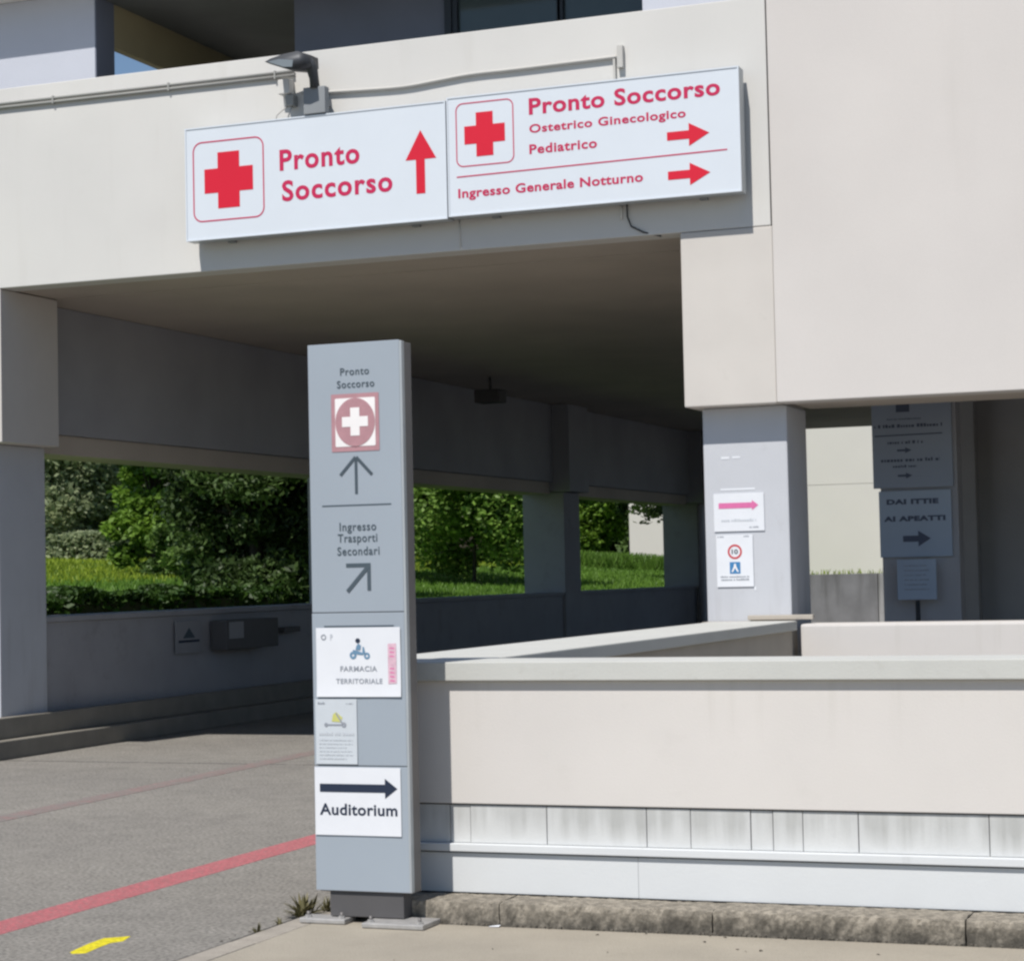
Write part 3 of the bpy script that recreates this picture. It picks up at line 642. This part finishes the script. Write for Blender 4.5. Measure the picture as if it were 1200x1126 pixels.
for i, (a, b, c, d, lb) in enumerate(((-4.418, -4.352, 2.420, 2.440, 'scrap of white tape high on the passage column, left one of the pair'),
                        (-4.328, -4.262, 2.424, 2.440, 'scrap of white tape high on the passage column, right one of the pair'),
                        (-4.43, -4.15, 2.172, 2.188, 'strip of white tape just above the pink arrow notice'))):
    board('tape_scrap', lb, a, b, c, d, 16.149, m_paper, 'tape', 0.001)
box('tape_mark', -4.176, -4.160, 16.1475, 16.149, 1.38, 1.41, m_paper, B)

# boards on the inner column
yb = 17.998
b1 = board('direction_board', 'tall grey direction board under the panel, highest on the shaded inner column', -3.572, -2.892, 2.212, 3.25, yb, m_board3, 'sign', 0.03)
yd = yb-0.032
mb = MB().poly([(-3.36, 2.86), (-3.245, 2.86), (-3.245, 2.94), (-3.36, 2.94)], yd)
for i, (a, b, z, h) in enumerate(((-3.44, -3.15, 2.795, .012), (-3.55, -2.97, 2.728, .028), (-3.44, -3.12, 2.588, .026), (-3.50, -3.0, 2.435, .030), (-3.40, -3.20, 2.385, .022))):
    scribble(a, b, z, h, yd, 30+i, mb)
mb.poly([(-3.55, 2.655), (-2.97, 2.662), (-2.97, 2.672), (-3.55, 2.665)], yd); mb.build('print', m_navy2, b1)['kind'] = 'stuff'
for z in (2.532, 2.315): arrow_right(-3.36, -3.235, z, 0.018, 0.055, 0.05, yd).build('arrow', m_navy2, b1)
b2 = board('direction_board', 'square blue-grey board with two dark text lines and thick arrow on the inner column', -3.528, -2.915, 1.620, 2.185, yb, m_board, 'sign', 0.034)
ye = yb-0.036
text('lettering', 'DAI ITTIE', -3.462, -3.02, 2.070, 2.115, ye, m_navy2, b2, 0.06, 1.1)
text('lettering', 'AI APEATTI', -3.490, -2.965, 1.925, 1.970, ye, m_navy2, b2, 0.06, 1.1)
arrow_right(-3.33, -3.095, 1.775, 0.052, 0.105, 0.135, ye).build('arrow', m_navy2, b2)
b3 = board('small_board', 'small pale lectern-like board on a thin post below the arrow board', -3.37, -3.04, 1.258, 1.598, yb-0.12, m_board, 'sign', 0.02)
mb = MB(); 
for i in range(6): scribble(-3.31, -3.12+0.02*(i % 2), 1.54-i*0.04, 0.012, yb-0.1425, 50+i, mb)
mb.build('print', m_pgrey, b3)['kind'] = 'stuff'
MB().tube([(-3.205, yb-0.13, 0), (-3.205, yb-0.13, 1.25)], 0.02, 8).build('post', m_lamp, b3, True)

# things on the passage parapet
nb = tag(box('wall_notice', -11.222, -11.215, 19.30, 19.86, 0.79, 1.13, m_darkpaper, None, 0.001, (-11.22, 19.58, 0.79)), 'pale notice with a black triangle on the shaded passage parapet', 'notice')
mk('triangle', [(-11.2142, 19.45, .95), (-11.2142, 19.71, .95), (-11.2142, 19.58, 1.06)], [(0, 1, 2)], m_print, nb)
mk('bar', [(-11.2142, 19.36, .905), (-11.2142, 19.80, .905), (-11.2142, 19.80, .93), (-11.2142, 19.36, .93)], [(0, 1, 2, 3)], m_navy, nb)
db = thing('wall_cabinet', 'dark box-shaped cabinet on the shaded passage parapet beside the triangle notice', 'cabinet', (-11.1, 20.6, 0.78))
box('body', -11.218, -11.02, 20.05, 21.25, 0.80, 1.12, m_plinth, db, 0.01)
box('label_plate', -11.019, -11.014, 20.10, 20.42, 0.92, 1.10, m_darkpaper, db)
tag(box('wall_light', -11.218, -11.12, 21.6, 22.0, 0.94, 1.0, m_plinth, None, 0.01, (-11.17, 21.8, 0.94)), 'small dark fitting on the parapet right of the cabinet', 'fitting')
cl = thing('ceiling_light', 'dark luminaire hanging from the ceiling deep in the passage', 'lamp', (-10.4, 26.3, 3.8))
box('housing', -10.58, -10.22, 26.2, 26.5, 3.86, 4.04, m_plinth, cl, 0.02)
MB().tube([(-10.4, 26.35, 4.04), (-10.4, 26.35, 4.215)], 0.02, 8).build('stem', m_plinth, cl, True)

# ================================================================== BEYOND: WHITE BUILDING, GARDEN WALL, TREES
WB = thing('far_white_building', 'cream white building block seen sunlit through the far end of the passage', 'building', (-13, 62, 0))
box('wall', -19.95, -4, 62, 74, -0.02, 4.0, m_white_b, WB)
box('wall', -19.95, -4, 62.0, 74, 4.012, 9.5, m_white_b, WB)
box('joint', -19.93, -4.03, 62.03, 73.95, 3.9, 4.2, m_white_b, WB)
GW = thing('garden_wall', 'stained grey garden wall behind the far opening of the passage', 'wall', (-9, 49.0, 0))
for i, (a, b) in enumerate(((-14.0, -11.6), (-11.58, -9.72), (-9.70, -7.9), (-7.88, -5.5))):
    box('wall_panel', a, b, 49.0+0.03*(i % 2), 49.3, 0, 1.38, m_garden2 if i == 2 else m_garden, GW, 0.01)

def leaves(cent, size, col_tone, rng, aspect=1.6, up=0.3, droop=0.0):
    """many small leaf quads; returns vertices, faces, per-vertex tone"""
    n = len(cent); a = rng.normal(0, 1, (n, 3)); a[:, 2] *= 0.5; a[:, 2] -= droop; a /= np.linalg.norm(a, axis=1)[:, None]
    nr = rng.normal(0, 1, (n, 3)); nr[:, 2] += up; b = np.cross(nr, a); b /= np.linalg.norm(b, axis=1)[:, None]+1e-9
    s = size*rng.uniform(0.6, 1.35, (n, 1)); L_ = a*s*aspect/2; Wd = b*s/2
    V = np.stack([cent-L_, cent+Wd*0.9-L_*0.1, cent+L_, cent-Wd*0.9-L_*0.1], 1).reshape(-1, 3)
    F = np.arange(4*n).reshape(n, 4)
    return V, F, np.repeat(col_tone, 4)
def leafmesh(name, V, F, tone, m, parent):
    me = bpy.data.meshes.new(name); n = len(F)
    me.vertices.add(len(V)); me.vertices.foreach_set('co', V.astype(np.float32).ravel())
    me.loops.add(4*n); me.loops.foreach_set('vertex_index', F.astype(np.int32).ravel())
    me.polygons.add(n); me.polygons.foreach_set('loop_start', (np.arange(n)*4).astype(np.int32)); me.update(calc_edges=True)
    at = me.attributes.new('tone', 'FLOAT', 'POINT'); at.data.foreach_set('value', np.clip(tone, 0, 1).astype(np.float32))
    me.materials.append(m); o = bpy.data.objects.new(name, me); C.objects.link(o)
    if parent: o.parent = parent
    return o
def tree(name, label, x, y, z, r, h, base, n, size, m, seed, clumps=38, trunk_r=0.12, droop=0.0, group=None, flat=1.0, cone=False, aspect=1.6, cat='tree'):
    rng = np.random.default_rng(seed); t = thing(name, label, cat, (x, y, z), group)
    cc = []
    while len(cc) < clumps:
        p = rng.uniform(-1, 1, 3); q = np.linalg.norm(p)
        if q > 1 or q < 0.35: continue
        k = (1-0.85*(p[2]*.5+.5)) if cone else (1-0.25*max(p[2], 0))
        cc.append((p[0]*r*k, p[1]*r*k, base+(p[2]*.5+.5)*(h-base)))
    cc = np.array(cc); rad = rng.uniform(0.22, 0.42, clumps)*min(r, (h-base)/2)*flat; tn = rng.normal(0.45, 0.16, clumps)
    pick = rng.integers(0, clumps, n); d = rng.normal(0, 1, (n, 3)); d /= np.linalg.norm(d, axis=1)[:, None]
    rr = rng.uniform(0.25, 1.0, (n, 1))**0.5*rad[pick][:, None]*rng.uniform(.85, 1.35, (n, 1)); d[:, 2] *= 0.75
    P_ = cc[pick]+d*rr; tone = tn[pick]+rng.normal(0, 0.14, n)
    V, F, tt = leaves(P_, size, tone, rng, aspect, 0.5, droop); leafmesh('crown', V, F, tt, m, t)
    mb = MB(); top = (0.03*r, 0, base+(h-base)*0.75)
    pts = [(0, 0, -0.3), (0.02*r, 0.01, base*0.5), (0.05*r, -0.02, base+(h-base)*0.3), top]
    mb.tube(pts, [trunk_r*1.25, trunk_r, trunk_r*0.7, trunk_r*0.25], 9)
    for k in range(min(clumps, 16)):
        s = np.array(pts[2])*rng.uniform(0.75, 1.05) ; e = cc[k]; mid = (s+e)/2+rng.normal(0, .06*r, 3)
        mb.tube([tuple(s), tuple(mid), tuple(e)], [trunk_r*0.4, trunk_r*0.22, trunk_r*0.08], 5)
    tr = mk('trunk', np.array(mb.V)+np.array((x, y, z)), mb.F, m_bark, t, True)
    return t
H = lambda x, y: float(hgt(np.array(x), np.array(y)))
tree('evergreen_tree', 'big dark evergreen tree just outside the first opening, beside the totem', -16.67, 31.33, H(-16.67, 31.33), 1.4, 6.2, -0.5, 62000, 0.065, l_dark, 1, 80, 0.16, 0.5, aspect=2.2)
tree('evergreen_tree', 'dark evergreen tree half hidden behind the totem edge', -16.9, 33.6, H(-16.9, 33.6), 1.5, 5.6, 0.0, 26000, 0.07, l_dark, 2, 50, 0.16, 0.5, aspect=2.2)
tree('climber_clad_tree', 'slim bright green tree between the grey-green trees and the dark evergreen', -24.25, 40.75, H(-24.25, 40.75), 1.1, 7.5, -0.5, 26000, 0.095, l_bright, 3, 70, 0.06)
tree('grey_green_tree', 'grey-green loose tree at the left end of the lawn beside the passage column', -33.7, 51.8, H(-33.7, 51.8), 2.1, 8, -0.2, 44000, 0.12, l_grey, 4, 110, 0.08)
tree('grey_green_tree', 'grey-green tree just right of the leftmost one at the back of the lawn', -32.7, 54.0, H(-32.7, 54), 2.2, 9, -0.2, 34000, 0.13, l_grey, 5, 90, 0.09)
tree('maple_tree', 'rounded green maple with a short trunk seen through the middle opening', -18.3, 45.0, H(-18.3, 45), 1.95, 5.2, 0.25, 42000, 0.085, l_maple, 6, 80, 0.05, 0.15)
tree('maple_tree', 'bright green leafy tree left of the rounded maple, partly behind the totem', -20.9, 46.6, H(-20.9, 46.6), 1.8, 5.4, 0.3, 26000, 0.085, l_bright, 7, 40, 0.09)
tree('shrub_tree', 'low round tree at the left side of the right-hand opening', -25.2, 72.5, H(-25.2, 72.5), 2.1, 6.0, -0.2, 20000, 0.14, l_bright, 8, 60, 0.12)
tree('conifer_tree', 'dark narrow conifer beside the white building in the right-hand opening', -22.1, 69.3, H(-21.6, 69.5), 1.1, 6.5, 0.1, 9000, 0.15, l_dark, 9, 40, 0.12, 0.3)
tree('overhanging_tree', 'tree whose dark branches hang in front of the top of the white building', -15.1, 51.6, H(-15.1, 51.6), 2.0, 6.0, 1.3, 9000, 0.12, l_dark, 19, 36, 0.08)
tree('round_shrub', 'round green shrub at the foot of the slim bright tree', -22.7, 39.5, H(-22.7, 39.5), 0.7, 1.5, -0.3, 9000, 0.09, l_mid, 31, 30, 0.04, cat='shrub')
# background wood: each tree its own
bg = [('leftmost', -52, 66), ('second', -45.5, 70), ('third', -40.5, 75), ('fourth', -36, 80), ('fifth', -31.5, 82), ('sixth', -27.0, 84), ('seventh', -24.0, 90), ('eighth', -48, 62), ('ninth', -41.5, 66), ('tenth', -38, 70)]
order = sorted(range(len(bg)), key=lambda i: bg[i][1]/bg[i][2]); ords = ['leftmost', 'second from the left', 'third from the left', 'fourth from the left', 'fifth from the left', 'sixth from the left', 'seventh from the left', 'third from the right', 'second from the right', 'rightmost']
protos = []
for rank, i in enumerate(order):
    _, x, y = bg[i]; lb = 'broad woodland tree behind the lawn, %s in the far row' % ords[rank]
    if rank < 3:
        t = tree('woodland_tree', lb, x, y, H(x, y), 4.2, 11.5, 0.0, 26000, 0.24, (l_mid, l_grey, l_hedge)[rank % 3], 20+rank, 44, 0.22, group='woodland trees behind the lawn'); protos.append(t)
    else:
        src = protos[rank % 3]; t = src.copy(); C.objects.link(t); t.location = (x, y, H(x, y)); t.rotation_euler.z = rank*1.9; t['label'] = lb
        for ch in src.children: c = ch.copy(); C.objects.link(c); c.parent = t
# clipped hedge behind the parapet
def mass(name, label, cat, boxes, n, size, m, seed, solid=True):
    rng = np.random.default_rng(seed); Ps = []
    tot = sum((b[1]-b[0])*(b[3]-b[2]) for b in boxes)
    for b in boxes:
        k = int(n*(b[1]-b[0])*(b[3]-b[2])/tot); p = rng.uniform(0, 1, (k, 3))
        w = rng.random(k) < (0.6 if solid else 0.15); p[w, 2] = 1-np.abs(rng.normal(0, .08, w.sum()))
        q = np.stack([b[0]+p[:, 0]*(b[1]-b[0]), b[2]+p[:, 1]*(b[3]-b[2]), b[4]+p[:, 2]*(b[5]-b[4])], 1)
        q[:, 2] += 0.05*np.sin(q[:, 1]*2.3)+0.04*np.sin(q[:, 1]*5.1+q[:, 0]*3); Ps.append(q)
    P_ = np.concatenate(Ps); tone = 0.45+rng.normal(0, .18, len(P_))
    t = thing(name, label, cat, (boxes[0][0], boxes[0][2], boxes[0][4]))
    V, F, tt = leaves(P_-np.array(t.location), size, tone, rng); leafmesh('foliage', V, F, tt, m, t)
    if not solid: return t
    c = MB()
    for b in boxes: c.box(b[0]+.12, b[1]-.12, b[2]+.1, b[3]-.1, b[4], b[5]-.12)
    c.build('inner_twigs', m_bark, t); return t
mass('hedge', 'low dark clipped hedge right behind the passage parapet in the first opening', 'hedge', [(-15.1, -14.1, 20.0, 27.4, 0.75, 1.42)], 16000, 0.07, l_hedge, 40)
mass('meadow_shrubs', 'pale loose shrubs along the back edge of the yellow-green lawn', 'shrubs', [(-36.5, -34.0, 49.2, 50.2, 1.9, 3.1), (-34.0, -32.6, 49.4, 50.2, 1.8, 2.4), (-32.6, -30.5, 49.2, 50.4, 1.7, 2.9)], 15000, 0.10, l_grey, 43, solid=False)
mass('undergrowth', 'dense low shrubs closing the view under the far woodland trees', 'shrubs', [(-60, -22, 90, 92, 1.5, 6.5), (-62, -52, 60, 92, 1.5, 6.0)], 30000, 0.30, l_mid, 41)
# grass: bright blades over the lawn parts in view
def grass(name, regions, n, hgt_, m, seed, zoff=None):
    rng = np.random.default_rng(seed); x0, x1, y0, y1 = regions
    X = rng.uniform(x0, x1, n); Y = rng.uniform(y0, y1, n); Z = hgt(X, Y) if zoff is None else np.full(n, zoff)
    a = rng.uniform(0, PI, n); w = 0.006+0.0003*np.hypot(X, Y); h = hgt_*rng.uniform(.5, 1.3, n); lean = rng.normal(0, .35, (n, 2))*h[:, None]
    dx, dy = np.cos(a)*w, np.sin(a)*w
    V = np.stack([np.stack([X-dx, Y-dy, Z-.02], 1), np.stack([X+dx, Y+dy, Z-.02], 1), np.stack([X+dx*.3+lean[:, 0], Y+dy*.3+lean[:, 1], Z+h], 1), np.stack([X-dx*.3+lean[:, 0], Y-dy*.3+lean[:, 1], Z+h], 1)], 1).reshape(-1, 3)
    o = leafmesh(name, V, np.arange(4*n).reshape(n, 4), np.repeat(.45+.2*np.sin(X*.9)*np.sin(Y*.5)+rng.normal(0, .15, n), 4), m, None)
    o['kind'] = 'stuff'; return o
grass('meadow_grass', (-44, -22, 30, 66), 90000, 0.14, l_yel, 50)
grass('lawn_grass', (-30, -12.2, 33, 80), 130000, 0.10, l_grass, 51)
grass('tall_grass', (-24, -17.3, 59.5, 61.8), 9000, 0.42, l_grass, 53)
grass('wall_top_grass', (-13.5, -6.0, 49.35, 49.8), 700, 0.22, l_yel, 52, 1.22)

# weeds in the gap between road and pavement
def weed(label, x, y, s, n, seed):
    rng = np.random.default_rng(seed); a = rng.uniform(0, 2*PI, n); el = rng.uniform(.25, 1.35, n); L_ = s*rng.uniform(.5, 1.1, n)
    V = []; F = []
    for i in range(n):
        d = np.array((math.cos(a[i])*math.cos(el[i]), math.sin(a[i])*math.cos(el[i]), math.sin(el[i]))); sd_ = np.array((-math.sin(a[i]), math.cos(a[i]), 0))
        w = s*.055*rng.uniform(.6, 1.5); k = len(V); o = np.array((rng.normal(0, s*.1), rng.normal(0, s*.16), 0))
        p1 = o+d*L_[i]*.5; p2 = o+d*L_[i]+np.array((0, 0, -s*.12))
        V += [o-sd_*w*.3, o+sd_*w*.3, p1+sd_*w, p2, p1-sd_*w, p2]; F += [(k, k+1, k+2, k+4), (k+4, k+2, k+3, k+5)]
    V = np.array(V); F = np.array(F)
    t = leafmesh('weed', V, F, .5+RNG.normal(0, .2, len(V)), l_weed, None); t.location = (x, y, 0.0)
    return tag(t, label, 'weed')
weed('largest tuft of dry green weeds at the pavement corner beside the totem foot', -4.42, 8.72, 0.13, 90, 60)
weed('small weed sprouting beside the large tuft, nearest the totem foot', -4.36, 8.86, 0.09, 60, 61)
weed('tiny weed in the road joint left of the large tuft', -4.425, 8.28, 0.06, 26, 62)
weed('flat weed hugging the pavement edge just before the large tuft', -4.425, 8.50, 0.05, 22, 63)
# litter and loose bits along the kerb foot
tag(mk('paper_scrap', [(-3.46, 8.60, .014), (-3.41, 8.60, .016), (-3.405, 8.615, .022), (-3.455, 8.618, .015)], [(0, 1, 2, 3)], m_paper, None, False, (-3.43, 8.6, .014)),
    'tiny white scrap of paper at the foot of the kerb', 'litter')
lf = MB()
for i in range(40):
    x = random.uniform(-4.2, -1.0); yv = random.choice((random.gauss(8.63, 0.02), random.uniform(7.6, 8.6))) ; a = random.uniform(0, PI); l = random.uniform(.006, .016)
    if i % 3 == 0: x, yv = random.uniform(-4.47, -4.40), random.uniform(6.8, 8.6)
    ca, sa = math.cos(a)*l, math.sin(a)*l
    lf.add([(x-ca, yv-sa, .0135), (x+sa*.4, yv-ca*.4, .017), (x+ca, yv+sa, .0145), (x-sa*.4, yv+ca*.4, .018)], [(0, 1, 2, 3)])
lo = lf.build('leaf_litter', m_bark); lo['kind'] = 'stuff'
mbg = MB(); rg = random.Random(5)
for i in range(420):
    x = rg.uniform(-4.3, 1.0); yv = 8.655-abs(rg.gauss(0, 0.012)); s = rg.uniform(.002, .007)
    mbg.box(x-s, x+s, yv-s, yv+s, 0.010, 0.012+s)
gr = mbg.build('kerb_grit', m_kerb); gr['kind'] = 'stuff'
